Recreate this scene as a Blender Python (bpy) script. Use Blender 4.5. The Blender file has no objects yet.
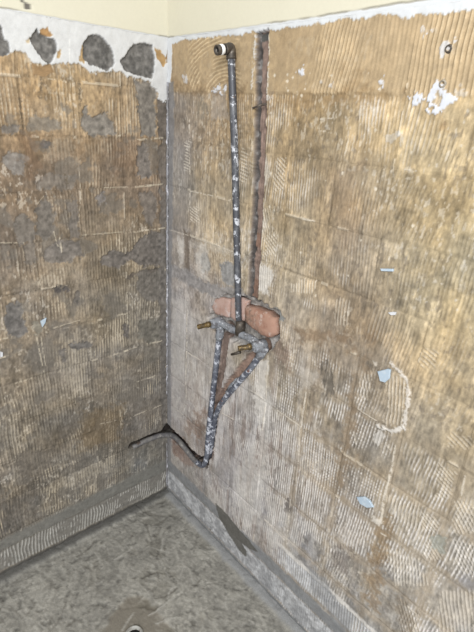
import bpy, bmesh, math, random
import numpy as np
from mathutils import Vector, Matrix

random.seed(7)
rng = np.random.default_rng(7)
SC = bpy.context.scene
COL = SC.collection

# ------------------------------------------------------------------ camera
# corner of the room = world origin; wall_left is the plane x=0 (runs to -y),
# wall_right the plane y=0 (runs to +x), floor z=0, metres (150 mm tile grid)
F_PX = 476.7
YAW, PITCH, ROLL = 0.8324, -0.39596, 0.062946
CAM = np.array([1.45265, -0.95445, 1.61106])
_cy, _sy = math.cos(YAW), math.sin(YAW)
_fwd = np.array([-_sy * math.cos(PITCH), _cy * math.cos(PITCH), math.sin(PITCH)])
_r0 = np.array([_cy, _sy, 0.0]); _u0 = np.cross(_r0, _fwd)
_right = _r0 * math.cos(ROLL) + _u0 * math.sin(ROLL)
_up = -_r0 * math.sin(ROLL) + _u0 * math.cos(ROLL)
cam_data = bpy.data.cameras.new('camera')
cam = bpy.data.objects.new('camera', cam_data); COL.objects.link(cam)
cam.matrix_world = Matrix(((_right[0], _up[0], -_fwd[0], CAM[0]), (_right[1], _up[1], -_fwd[1], CAM[1]),
                           (_right[2], _up[2], -_fwd[2], CAM[2]), (0, 0, 0, 1)))
cam_data.sensor_fit = 'HORIZONTAL'; cam_data.sensor_width = 36.0
cam_data.lens = F_PX / 474 * 36.0
cam_data.clip_start = 0.02
SC.camera = cam

# ------------------------------------------------------------------ light
world = bpy.data.worlds.new('daylight'); SC.world = world
world.use_nodes = True
bg = world.node_tree.nodes['Background']
bg.inputs[0].default_value = (0.97, 0.985, 1.0, 1); bg.inputs[1].default_value = 0.74
def area(name, loc, target, sx, sy, power, color):
    d = bpy.data.lights.new(name, 'AREA'); d.shape = 'RECTANGLE'; d.size = sx; d.size_y = sy
    d.energy = power; d.color = color
    o = bpy.data.objects.new(name, d); COL.objects.link(o)
    o.location = loc
    o.rotation_euler = (Vector(target) - Vector(loc)).to_track_quat('-Z', 'Y').to_euler()
    return o
area('assumed_window_light', (2.6, -2.0, 2.6), (0.3, -0.1, 0.9), 1.1, 1.1, 66, (1.0, 0.985, 0.96))  # assumed daylight source out of view: a bare area light, no window is built
vs = SC.view_settings
vs.view_transform = 'Standard'; vs.look = 'None'; vs.gamma = 1.0; vs.exposure = 0.54
vs.use_curve_mapping = False

# ------------------------------------------------------------------ helpers
def unproj(px, py, axis, off=0.0):
    """photo pixel -> point on the plane  coord[axis] == off"""
    d = (px - 237.0) / F_PX * _right - (py - 316.0) / F_PX * _up + _fwd
    t = (off - CAM[axis]) / d[axis]
    return CAM + d * t
def Lp(px, py, off=0.0):
    p = unproj(px, py, 0, off); return (-p[1], p[2])
def Rp(px, py, off=0.0):
    p = unproj(px, py, 1, off); return (p[0], p[2])
def Fp(px, py):
    p = unproj(px, py, 2); return (p[0], -p[1])
def R3(px, py, out):           # point standing `out` metres in front of wall_right
    return Vector(unproj(px, py, 1, -out))
def L3(px, py, out):
    return Vector(unproj(px, py, 0, out))

def lin(c):
    c = np.asarray(c, float)
    return np.where(c <= 0.04045, c / 12.92, ((c + 0.055) / 1.055) ** 2.4)
def S(r, g, b, k=1.0):
    return tuple(float(x) * k for x in lin(np.array([r, g, b]) / 255.0)) + (1.0,)
def sstep(a, b, x):
    t = np.clip((x - a) / (b - a), 0, 1); return t * t * (3 - 2 * t)

_tabs = {}
def vnoise(x, y, seed):
    if seed not in _tabs:
        _tabs[seed] = np.random.default_rng(1000 + seed).random((256, 256))
    T = _tabs[seed]
    xi = np.floor(x).astype(int); yi = np.floor(y).astype(int)
    fx = x - xi; fy = y - yi
    fx = fx * fx * (3 - 2 * fx); fy = fy * fy * (3 - 2 * fy)
    a = T[xi % 256, yi % 256]; b = T[(xi + 1) % 256, yi % 256]
    c = T[xi % 256, (yi + 1) % 256]; d = T[(xi + 1) % 256, (yi + 1) % 256]
    return (a * (1 - fx) + b * fx) * (1 - fy) + (c * (1 - fx) + d * fx) * fy
def fbm(x, y, f, seed, octs=4, fy=None):
    fy = f if fy is None else fy
    s = 0; a = 0.5; n = 0
    for i in range(octs):
        s = s + a * vnoise(x * f + 13.7 * i, y * fy + 7.3 * i, seed + i); n += a
        a *= 0.55; f *= 2.03; fy *= 2.03
    return s / n            # ~0..1, mean .5

def poly_sdf(U, V, pts):
    """signed distance (negative inside) to a closed polygon"""
    d = np.full(U.shape, 1e9); inside = np.zeros(U.shape, bool)
    n = len(pts)
    for i in range(n):
        ax, ay = pts[i]; bx, by = pts[(i + 1) % n]
        ex, ey = bx - ax, by - ay
        t = np.clip(((U - ax) * ex + (V - ay) * ey) / (ex * ex + ey * ey + 1e-12), 0, 1)
        d = np.minimum(d, np.hypot(U - ax - t * ex, V - ay - t * ey))
        if abs(by - ay) > 1e-12:
            c = ((ay > V) != (by > V)) & (U < (bx - ax) * (V - ay) / (by - ay) + ax)
            inside ^= c
    return np.where(inside, -d, d)
def line_dist(U, V, pts):
    d = np.full(U.shape, 1e9); tt = np.zeros(U.shape); L = 0
    for i in range(len(pts) - 1):
        ax, ay = pts[i]; bx, by = pts[i + 1]
        ex, ey = bx - ax, by - ay; l = math.hypot(ex, ey)
        t = np.clip(((U - ax) * ex + (V - ay) * ey) / (l * l + 1e-12), 0, 1)
        q = np.hypot(U - ax - t * ex, V - ay - t * ey)
        s = np.sign((U - ax) * ey - (V - ay) * ex)
        m = q < np.abs(d); d = np.where(m, q * np.where(s == 0, 1, s), d); tt = np.where(m, L + t * l, tt); L += l
    return d, tt

class Field:
    """height (metres, outward) and colour over a wall; works in (u, z)"""
    def __init__(s, us, zs, tr, seed):
        s.us, s.zs = us, zs
        s.U, s.V = np.meshgrid(us, zs, indexing='ij')
        s.h = np.zeros(s.U.shape); s.c = np.zeros(s.U.shape + (3,))
        s.tr = tr; s.seed = seed
        s.wob = (fbm(s.U, s.V, 60, seed + 50, 3) - 0.5)         # edge raggedness
        s.wob2 = (fbm(s.U, s.V, 220, seed + 60, 2) - 0.5)
    def win(s, pts, pad):
        p = np.array(pts); a, b = p.min(0) - pad, p.max(0) + pad
        i0, i1 = np.searchsorted(s.us, [a[0], b[0]]); j0, j1 = np.searchsorted(s.zs, [a[1], b[1]])
        return slice(i0, i1), slice(j0, j1)
    def blob(s, px, rag=0.014, soft=0.002, uv=False):
        pts = px if uv else [s.tr(*p) for p in px]
        w = s.win(pts, 0.05)
        m = np.zeros(s.U.shape)
        if m[w].size:
            d = poly_sdf(s.U[w], s.V[w], pts) + s.wob[w] * rag * 2 + s.wob2[w] * rag * 0.9
            m[w] = 1 - sstep(-soft, soft, d)
        return m
    def stroke(s, px, width, rag=0.004, soft=0.0012, uv=False):
        pts = px if uv else [s.tr(*p) for p in px]
        w = s.win(pts, width + 0.03)
        m = np.zeros(s.U.shape)
        if m[w].size:
            d, t = line_dist(s.U[w], s.V[w], pts)
            d = np.abs(d) + s.wob[w] * rag * 2 + s.wob2[w] * rag
            m[w] = (1 - sstep(-soft, soft, d - width / 2)) * sstep(0.30, 0.48, 0.5 + s.wob[w] + s.wob2[w] * 0.6)
        return m
    def paint(s, m, col, vary=0.06, dh=None):
        ii = np.flatnonzero(m.any(1)); jj = np.flatnonzero(m.any(0))
        if not len(ii): return
        w = (slice(ii[0], ii[-1] + 1), slice(jj[0], jj[-1] + 1)); mm = m[w]
        col = np.array(col) / 255.0
        if not hasattr(s, 'pn'): s.pn = fbm(s.U, s.V, 90, s.seed + 77, 3) - 0.5
        n = 1 + s.pn[w][..., None] * vary * 4
        s.c[w] = s.c[w] * (1 - mm[..., None]) + np.clip(col * n, 0, 1) * mm[..., None]
        if dh is not None:
            s.h[w] = s.h[w] * (1 - mm) + (dh + s.wob[w] * 0.002) * mm

def rbf(U, V, pts, tr, sig):
    num = np.zeros(U.shape + (3,)); den = np.full(U.shape, 1e-9)
    for (px, py), col in pts:
        u, v = tr(px, py)
        w = np.exp(-((U - u) ** 2 + (V - v) ** 2) / (2 * sig * sig)) + 1e-7 / (0.01 + (U - u) ** 2 + (V - v) ** 2)
        num += w[..., None] * (np.array(col) / 255.0); den += w
    return num / den[..., None]

# ------------------------------------------------------------------ materials
def new_mat(name):
    m = bpy.data.materials.new(name); m.use_nodes = True
    nt = m.node_tree; return m, nt, nt.nodes['Principled BSDF']
def N(nt, kind, **kw):
    n = nt.nodes.new(kind)
    for k, v in kw.items(): setattr(n, k, v)
    return n
def noise_node(nt, scale, detail=3.0, rough=0.6):
    tc = N(nt, 'ShaderNodeNewGeometry')
    n = N(nt, 'ShaderNodeTexNoise'); n.inputs['Scale'].default_value = scale
    n.inputs['Detail'].default_value = detail; n.inputs['Roughness'].default_value = rough
    nt.links.new(tc.outputs['Position'], n.inputs['Vector'])
    return n
def field_mat(name, rough=0.9, speck=0.16, scale=420, bump=0.25, grit=0.0008):
    """colour attribute (the stains and coats laid on the surface) x fine procedural grain"""
    m, nt, b = new_mat(name)
    at = N(nt, 'ShaderNodeAttribute', attribute_name='Col')
    n1 = noise_node(nt, scale, 4.0, 0.7)
    mr = N(nt, 'ShaderNodeMapRange'); mr.inputs[1].default_value = 0.25; mr.inputs[2].default_value = 0.75
    mr.inputs[3].default_value = 1 - speck; mr.inputs[4].default_value = 1 + speck
    nt.links.new(n1.outputs[0], mr.inputs[0])
    sep = N(nt, 'ShaderNodeSeparateColor'); nt.links.new(at.outputs['Color'], sep.inputs[0])
    pale = N(nt, 'ShaderNodeMapRange'); pale.inputs[1].default_value = 0.45; pale.inputs[2].default_value = 0.62
    nt.links.new(sep.outputs[2], pale.inputs[0])
    flat = N(nt, 'ShaderNodeMix', data_type='FLOAT'); flat.inputs[3].default_value = 1.0
    nt.links.new(pale.outputs[0], flat.inputs[0]); nt.links.new(mr.outputs[0], flat.inputs[2])
    mul = N(nt, 'ShaderNodeVectorMath', operation='SCALE')
    nt.links.new(at.outputs['Color'], mul.inputs[0]); nt.links.new(flat.outputs[0], mul.inputs['Scale'])
    nt.links.new(mul.outputs[0], b.inputs['Base Color'])
    n2 = noise_node(nt, scale * 0.7, 5.0, 0.65)
    bp = N(nt, 'ShaderNodeBump'); bp.inputs['Strength'].default_value = bump; bp.inputs['Distance'].default_value = grit
    nt.links.new(n2.outputs[0], bp.inputs['Height']); nt.links.new(bp.outputs[0], b.inputs['Normal'])
    b.inputs['Roughness'].default_value = rough
    b.inputs['Specular IOR Level'].default_value = 0.25
    return m
def spotted(name, base, spots, rough=0.7, metal=0.0, bump=0.3):
    """base colour with procedural blotches: list of (scale, threshold, softness, colour)"""
    m, nt, b = new_mat(name)
    prev = None
    for i, (sc, th, so, colr) in enumerate(spots):
        n = noise_node(nt, sc, 4.0, 0.65)
        mr = N(nt, 'ShaderNodeMapRange'); mr.inputs[1].default_value = th; mr.inputs[2].default_value = th + so
        nt.links.new(n.outputs[0], mr.inputs[0])
        mx = N(nt, 'ShaderNodeMix', data_type='RGBA')
        nt.links.new(mr.outputs[0], mx.inputs[0])
        if prev is None: mx.inputs[6].default_value = base
        else: nt.links.new(prev, mx.inputs[6])
        mx.inputs[7].default_value = colr
        prev = mx.outputs[2]
    nt.links.new(prev, b.inputs['Base Color'])
    n2 = noise_node(nt, 260, 4.0, 0.65)
    bp = N(nt, 'ShaderNodeBump'); bp.inputs['Strength'].default_value = bump; bp.inputs['Distance'].default_value = 0.001
    nt.links.new(n2.outputs[0], bp.inputs['Height']); nt.links.new(bp.outputs[0], b.inputs['Normal'])
    b.inputs['Roughness'].default_value = rough; b.inputs['Metallic'].default_value = metal
    return m
M_BED = field_mat('tile_adhesive_residue')
M_PLASTER = field_mat('painted_plaster', rough=0.75, speck=0.025, scale=120, bump=0.15, grit=0.0006)
M_FLOOR = field_mat('cement_screed', rough=0.85, speck=0.22, scale=260, bump=0.45, grit=0.0018)
M_CORE = spotted('wall_core_cement', S(96, 92, 86), [(40, 0.5, 0.2, S(78, 72, 66)), (120, 0.6, 0.1, S(120, 110, 98))])
M_PIPE = spotted('aged_galvanised_pipe', S(72, 74, 80), [(30, 0.50, 0.12, S(100, 102, 106)), (55, 0.55, 0.05, S(184, 187, 194)), (26, 0.66, 0.05, S(92, 72, 58))], rough=0.5, metal=0.25)
M_PIPE2 = spotted('mortar_flecked_pipe', S(84, 88, 100), [(34, 0.47, 0.12, S(112, 116, 126)), (56, 0.53, 0.06, S(192, 196, 206)), (30, 0.64, 0.05, S(120, 78, 58))], rough=0.5, metal=0.2)
M_PIPED = spotted('grey_dusty_pipe', S(92, 91, 93), [(40, 0.45, 0.15, S(116, 114, 112)), (80, 0.6, 0.08, S(150, 148, 144)), (25, 0.62, 0.06, S(70, 58, 50))], rough=0.65, metal=0.1)
M_DARKF = spotted('dark_iron_fitting', S(66, 60, 54), [(45, 0.5, 0.15, S(92, 84, 74)), (90, 0.62, 0.06, S(130, 124, 116))], rough=0.55, metal=0.3)
M_BORE = spotted('pipe_bore', S(22, 20, 19), [(60, 0.5, 0.2, S(34, 29, 26))], rough=0.9)
M_TAPE = spotted('thread_tape', S(232, 232, 230), [(120, 0.55, 0.15, S(205, 205, 203))], rough=0.6)
M_BRASS = spotted('tarnished_brass', S(118, 98, 62), [(70, 0.46, 0.12, S(84, 72, 54)), (110, 0.60, 0.06, S(160, 140, 98))], rough=0.42, metal=0.55)
M_VALVE = spotted('mortar_crusted_fitting', S(128, 132, 138), [(50, 0.48, 0.1, S(96, 96, 100)), (90, 0.58, 0.05, S(182, 184, 188))], rough=0.7, metal=0.1)
M_BRICK = spotted('terracotta_brick', S(152, 120, 104), [(28, 0.48, 0.14, S(138, 102, 86)), (50, 0.54, 0.10, S(168, 148, 138)), (18, 0.56, 0.10, S(118, 98, 86))], rough=0.9, bump=0.6)
M_BRICKP = spotted('pink_brick_face', S(172, 146, 136), [(28, 0.5, 0.14, S(158, 128, 116)), (50, 0.55, 0.10, S(184, 174, 170))], rough=0.9, bump=0.5)
M_SCRAP = spotted('pale_blue_glaze', S(164, 180, 194), [(60, 0.5, 0.2, S(184, 194, 202))], rough=0.3, bump=0.05)
M_SCRAPW = spotted('white_glaze', S(196, 198, 202), [(60, 0.55, 0.2, S(180, 183, 187))], rough=0.35, bump=0.1)
M_PLUG = spotted('grey_plug', S(120, 112, 100), [(80, 0.5, 0.1, S(150, 142, 128))], rough=0.7)
M_PVC = spotted('grey_pvc', S(158, 158, 153), [(60, 0.5, 0.1, S(132, 130, 124))], rough=0.5)
M_WIRE = spotted('rusty_wire', S(82, 74, 68), [(80, 0.5, 0.1, S(120, 112, 104))], rough=0.6, metal=0.3)

# ------------------------------------------------------------------ object helpers
def mesh_obj(name, verts, faces, mat, parent=None, smooth=False):
    me = bpy.data.meshes.new(name); me.from_pydata([tuple(v) for v in verts], [], faces); me.update()
    if smooth: me.polygons.foreach_set('use_smooth', np.ones(len(me.polygons), bool))
    o = bpy.data.objects.new(name, me); COL.objects.link(o); me.materials.append(mat)
    if parent: o.parent = parent; o.matrix_parent_inverse = parent.matrix_world.inverted()
    return o
def bm_obj(name, bm, mat, parent=None, smooth=True):
    me = bpy.data.meshes.new(name); bmesh.ops.recalc_face_normals(bm, faces=bm.faces); bm.to_mesh(me); bm.free()
    if smooth: me.polygons.foreach_set('use_smooth', np.ones(len(me.polygons), bool))
    o = bpy.data.objects.new(name, me); COL.objects.link(o); me.materials.append(mat)
    if parent: o.parent = parent; o.matrix_parent_inverse = parent.matrix_world.inverted()
    return o
def tag(o, label, cat, kind=None, group=None):
    o['label'] = label; o['category'] = cat
    if kind: o['kind'] = kind
    if group: o['group'] = group
    return o
def empty(name, loc):
    o = bpy.data.objects.new(name, None); COL.objects.link(o); o.location = loc; o.empty_display_size = 0.05
    o.matrix_world = Matrix.Translation(loc)
    return o
def grid_mesh(name, P, C, mat, parent):
    """P (nx,ny,3) points, C (nx,ny,3) linear colours -> one smooth mesh"""
    nx, ny = P.shape[:2]
    idx = np.arange(nx * ny).reshape(nx, ny)
    q = np.stack([idx[:-1, :-1], idx[1:, :-1], idx[1:, 1:], idx[:-1, 1:]], -1).reshape(-1, 4)
    me = bpy.data.meshes.new(name)
    me.vertices.add(nx * ny); me.vertices.foreach_set('co', P.reshape(-1).astype(np.float32))
    me.loops.add(q.size); me.loops.foreach_set('vertex_index', q.reshape(-1).astype(np.int32))
    me.polygons.add(len(q)); me.polygons.foreach_set('loop_start', (np.arange(len(q)) * 4).astype(np.int32))
    me.polygons.foreach_set('use_smooth', np.ones(len(q), bool))
    me.update(calc_edges=True)
    a = me.color_attributes.new('Col', 'FLOAT_COLOR', 'POINT')
    rgba = np.concatenate([C.reshape(-1, 3), np.ones((nx * ny, 1))], 1)
    a.data.foreach_set('color', rgba.reshape(-1).astype(np.float32))
    me.materials.append(mat)
    o = bpy.data.objects.new(name, me); COL.objects.link(o)
    if parent: o.parent = parent
    return o
def tube(pts, r, seg=16, caps=True, close_r=None):
    """smooth tube through points (list of Vector), r number or list"""
    bm = bmesh.new(); n = len(pts); rings = []
    rs = r if isinstance(r, (list, tuple)) else [r] * n
    prev = None
    for i, p in enumerate(pts):
        t = (pts[min(i + 1, n - 1)] - pts[max(i - 1, 0)]).normalized()
        if prev is None:
            a = t.orthogonal().normalized()
        else:
            a = (prev - t * prev.dot(t)).normalized()
        prev = a; b = t.cross(a)
        rings.append([bm.verts.new(p + (a * math.cos(2 * math.pi * k / seg) + b * math.sin(2 * math.pi * k / seg)) * rs[i]) for k in range(seg)])
    for i in range(n - 1):
        for k in range(seg):
            bm.faces.new((rings[i][k], rings[i][(k + 1) % seg], rings[i + 1][(k + 1) % seg], rings[i + 1][k]))
    if caps:
        bm.faces.new(rings[0][::-1]); bm.faces.new(rings[-1])
    return bm
def spline(pts, sub=8):
    out = []
    P = [pts[0] * 2 - pts[1]] + list(pts) + [pts[-1] * 2 - pts[-2]]
    for i in range(1, len(P) - 2):
        p0, p1, p2, p3 = P[i - 1], P[i], P[i + 1], P[i + 2]
        for k in range(sub):
            t = k / sub
            out.append(0.5 * ((2 * p1) + (p2 - p0) * t + (2 * p0 - 5 * p1 + 4 * p2 - p3) * t * t + (3 * p1 - p0 - 3 * p2 + p3) * t ** 3))
    out.append(pts[-1].copy())
    return out
def rev(p0, p1, profile, seg=24, hollow=None):
    """solid of revolution along p0->p1: profile [(t metres, radius)]; hollow=(radius, depth) bores the far end"""
    ax = (p1 - p0).normalized()
    prof = list(profile)
    if hollow:
        prof = prof + [(prof[-1][0], hollow[0]), (prof[-1][0] - hollow[1], hollow[0])]
    a = ax.orthogonal().normalized(); b = ax.cross(a); bm = bmesh.new(); rings = []
    for t, r in prof:
        rings.append([bm.verts.new(p0 + ax * t + (a * math.cos(2 * math.pi * k / seg) + b * math.sin(2 * math.pi * k / seg)) * r) for k in range(seg)])
    for i in range(len(rings) - 1):
        for k in range(seg):
            bm.faces.new((rings[i][k], rings[i][(k + 1) % seg], rings[i + 1][(k + 1) % seg], rings[i + 1][k]))
    bm.faces.new(rings[0][::-1]); bm.faces.new(rings[-1])
    return bm

# ------------------------------------------------------------------ the 150 mm tile grid
ROWS = [0.0, 0.025 + 0.15, 0.325, 0.475, 0.625, 0.775, 0.925, 1.075, 1.225, 1.376, 1.526, 1.676, 1.824]
COLS_R = [0.0, 0.12, 0.27, 0.42, 0.57, 0.72, 0.87, 1.02, 1.17, 1.32, 1.47, 1.62, 1.77, 1.92]
COLS_L = [0.0, 0.022, 0.172, 0.322, 0.472, 0.622, 0.772, 0.922, 1.072, 1.222, 1.372, 1.522]
def axis(br, step, coarse_from=1e9, coarse=0.006):
    out = [0.0]; marks = [0]
    for a, b in zip(br[:-1], br[1:]):
        n = max(3, int(round((b - a) / (step if a < coarse_from - 1e-6 else coarse))))
        out += list(a + (b - a) * (np.arange(1, n + 1) / n)); marks.append(len(out) - 1)
    return np.array(out), marks
ZS, ZM = axis(ROWS, 0.0026)
SAT = 0.60
AO_PAL = 0.86          # photo colour -> surface albedo

# special notes: every pixel list below was read off the photograph and is dropped onto the wall plane
def base_field(us, cols, tr, pts, seed, period, sig):
    f = Field(us, ZS, tr, seed); U, V = f.U, f.V
    f.c = rbf(U, V, pts, tr, sig)
    if seed == 300: f.c *= (1 - 0.07 * sstep(0.75, 1.1, U) * sstep(0.8, 1.1, V))[..., None]
    lum = f.c.mean(-1, keepdims=True); f.c = lum + (f.c - lum) * (SAT + (0.18 if seed == 100 else 0.22) * sstep(0.75, 1.45, V))[..., None]
    big = fbm(U, V, 9, seed + 1, 4); mid = fbm(U, V, 34, seed + 5, 4); streak = fbm(U, V, 90, seed + 9, 3, fy=12)
    f.c *= (1 + (big - 0.5) * 0.28 + (mid - 0.5) * 0.34 + (streak - 0.5) * 0.30)[..., None]
    fine = fbm(U, V, 150, seed + 17, 3, fy=110) - 0.5; grain = fbm(U, V, 230, seed + 21, 2, fy=60) - 0.5
    f.c *= (1 + fine * (0.40 if seed == 100 else 0.32) + grain * 0.26)[..., None]
    fl_m = sstep(0.63, 0.70, fbm(U, V, 120, seed + 24, 3, fy=70)) * sstep(0.42, 0.62, fbm(U, V, 8, seed + 27, 3))
    f.c = f.c * (1 - 0.55 * fl_m[..., None]) + np.array([0.80, 0.77, 0.72]) * 0.55 * fl_m[..., None]
    dk_m = sstep(0.66, 0.72, fbm(U, V, 85, seed + 41, 3, fy=50)) * sstep(0.45, 0.60, fbm(U, V, 7, seed + 44, 3))
    f.c = f.c * (1 - 0.32 * dk_m[..., None]) + np.array([0.38, 0.35, 0.32]) * 0.32 * dk_m[..., None]
    f.h += fine * 0.0007 - dk_m * 0.0010
    # warm / cool variation of the dried adhesive
    hue = fbm(U, V, 14, seed + 13, 3) - 0.5
    f.c *= np.stack([1 + hue * 0.07, 1 + hue * 0.01, 1 - hue * 0.10], -1)
    f.h += (big - 0.5) * 0.004 + (mid - 0.5) * 0.0022
    # per-tile bed: own thickness, rib amplitude and rib angle
    ci = np.clip(np.searchsorted(np.array(cols), U, side='right') - 1, 0, len(cols) - 2)
    ri = np.clip(np.searchsorted(np.array(ROWS), V, side='right') - 1, 0, len(ROWS) - 2)
    r = np.random.default_rng(seed)
    th = r.uniform(-0.0014, 0.0014, (40, 40))[ci, ri]
    ang = r.normal(0, 0.035, (40, 40))[ci, ri]
    amp = r.uniform(0.45, 1.0, (40, 40))[ci, ri]
    dots = (r.random((40, 40)) < 0.35)[ci, ri] * 1.0
    tone = r.uniform(-1, 1, (40, 40))[ci, ri]
    f.h += th
    f.c *= (1 + tone * 0.045)[..., None]
    if seed == 300: ang = ang - 0.09 * sstep(0.8, 1.0, U)*0 - 0.09 * (ci >= 6)
    f.ang, f.amp, f.dots, f.period = ang, amp, dots, period
    f.ci, f.ri = ci, ri
    ca = np.array(cols); ra = np.array(ROWS)
    e = np.minimum(np.minimum(U - ca[ci], ca[ci + 1] - U), np.minimum(V - ra[ri], ra[ri + 1] - V))
    f.edge = sstep(0.002, 0.024, e + f.wob * 0.035 + f.wob2 * 0.01)
    f.cellw = r.uniform(0.25, 1.0, (40, 40))[ci, ri]
    return f
def rib(f, ang, period, warp=0.0025, seed=0):
    if not hasattr(f, 'warp'): f.warp = fbm(f.U, f.V, 12, f.seed + 90, 2) - 0.5
    d = f.U * np.cos(ang) + f.V * np.sin(ang) + f.warp * warp * 4 + seed * 0.0013
    s = 0.5 + 0.5 * np.cos(2 * np.pi * d / period)
    return s ** 1.3
def apply_ribs(f, white_amt, amount, period=None, ang=None, depth=0.0016, crest=(196, 180, 154), seed=0, dots=None):
    """raised ribs: geometry plus paler scraped crests where `white_amt` says"""
    s = rib(f, f.ang if ang is None else ang, period or f.period, seed=seed)
    dd = f.dots if dots is None else dots
    dot = 0.5 + 0.5 * np.cos(2 * np.pi * f.V / 0.011 + 6 * (fbm(f.U, f.V, 20, f.seed + 31, 2)))
    s = s * (1 - dd * (0.15 + 0.45 * fbm(f.U, f.V, 30, f.seed + 37, 2)) * dot)
    f.h += (s - 0.5) * depth * amount
    brk = sstep(0.22, 0.52, fbm(f.U, f.V, 120, f.seed + 33, 3, fy=30))
    w = np.clip(sstep(0.30, 0.85, s) * brk * (white_amt * 1.45 + 0.10 * amount), 0, 0.9)[..., None]
    f.c = f.c * (1 - w) + (np.array(crest) / 255.0) * (0.85 + 0.3 * fbm(f.U, f.V, 200, f.seed + 35, 2))[..., None] * w
def joints(f, cols, rows, seed, base_strength=0.55):
    """recessed tile joints, with bits of pale grout left standing in some of them"""
    r = np.random.default_rng(seed)
    n3 = fbm(f.U, f.V, 30, seed + 3, 2) > 0.60; n4 = fbm(f.U, f.V, 25, seed + 4, 2) > 0.58
    for i, x in enumerate(cols[1:-1], 1):
        for j in range(len(rows) - 1):
            st = base_strength * r.uniform(0.1, 1.0)
            m = (np.abs(f.U - x + f.wob * 0.004) < 0.0030) & (f.V >= rows[j]) & (f.V < rows[j + 1])
            f.h[m] -= 0.003 * st
            if r.random() < 0.22:
                p = m & n3; f.c[p] = f.c[p] * 0.55 + np.array([205, 196, 180]) / 255 * 0.45; f.h[p] += 0.003
            else:
                f.c[m] *= 1 - 0.10 * st
    for j, z in enumerate(rows[1:-1], 1):
        for i in range(len(cols) - 1):
            st = base_strength * r.uniform(0.1, 1.0)
            m = (np.abs(f.V - z + f.wob * 0.005) < 0.0034) & (f.U >= cols[i]) & (f.U < cols[i + 1])
            f.h[m] -= 0.003 * st
            if r.random() < 0.25:
                p = m & n4; f.c[p] = f.c[p] * 0.5 + np.array([208, 198, 180]) / 255 * 0.5; f.h[p] += 0.003
            else:
                f.c[m] *= 1 - 0.10 * st

GREY = (104, 101, 97); DGREY = (84, 81, 77); WHITE = (206, 207, 207); LWHITE = (208, 204, 200)

# =================================================================== LEFT WALL
LBASE = [((20,75),(170,143,106)),((90,90),(170,143,104)),((140,90),(154,132,102)),((60,115),(156,132,97)),((130,120),(156,130,96)),((20,115),(152,126,94)),
 ((30,170),(124,104,82)),((60,165),(134,112,90)),((100,170),(127,107,84)),((130,165),(130,109,88)),((60,215),(118,103,84)),((100,215),(134,117,94)),((15,215),(122,104,85)),
 ((20,265),(124,108,89)),((70,270),(136,119,96)),((110,280),(132,117,94)),((20,320),(134,117,94)),((60,320),(138,121,98)),((110,320),(134,120,96)),((150,300),(121,111,95)),
 ((20,370),(128,114,95)),((60,370),(134,121,103)),((80,350),(138,127,112)),((110,370),(126,113,95)),((150,375),(121,112,99)),((30,430),(122,111,94)),((80,420),(122,109,90)),
 ((120,420),(118,107,92)),((150,415),(120,111,100)),((20,480),(114,103,89)),((60,480),(120,111,96)),((100,470),(122,113,98)),((150,465),(122,117,106))]
us_l, UM_L = axis(COLS_L, 0.0021, coarse_from=0.772)
fl = base_field(us_l, COLS_L, Lp, LBASE, 100, 0.0104, 0.075)
wamt = (np.clip((fbm(fl.U, fl.V, 10, 140, 3) - 0.42) * 3.0, 0, 1) * 0.60 + 0.08) * (0.35 + 0.65 * fl.edge)
rubbed = sstep(0.36, 0.6, fbm(fl.U, fl.V, 12, 150, 3))
apply_ribs(fl, wamt * rubbed, rubbed * fl.amp, depth=0.0030, crest=(190, 178, 158))
joints(fl, COLS_L, ROWS, 11)
# pale scraped areas
for px, a in [([(60,335),(80,330),(88,362),(86,395),(72,398),(58,370)],0.5),([(40,340),(46,335),(50,395),(44,398)],0.35),([(44,140),(75,138),(76,165),(44,158)],0.35),
              ([(110,385),(128,340),(130,410),(118,425)],0.28),([(42,275),(62,272),(62,286),(44,288)],0.55),([(20,282),(34,280),(30,290),(18,290)],0.3),
              ([(80,140),(95,150),(95,185),(82,185)],0.25),([(108,330),(122,318),(124,350),(110,360)],0.3),([(45,262),(85,258),(85,275),(46,278)],0.22),
              ([(8,400),(14,400),(22,480),(12,490)],0.35),([(95,462),(112,458),(114,472),(98,478)],0.45),([(45,490),(80,470),(115,455),(115,463),(60,492)],0.4)]:
    m = fl.blob(px, 0.03, 0.006) * a * (0.35 + 0.65 * rib(fl, fl.ang, fl.period)); fl.paint(m, (196, 186, 168))
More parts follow.
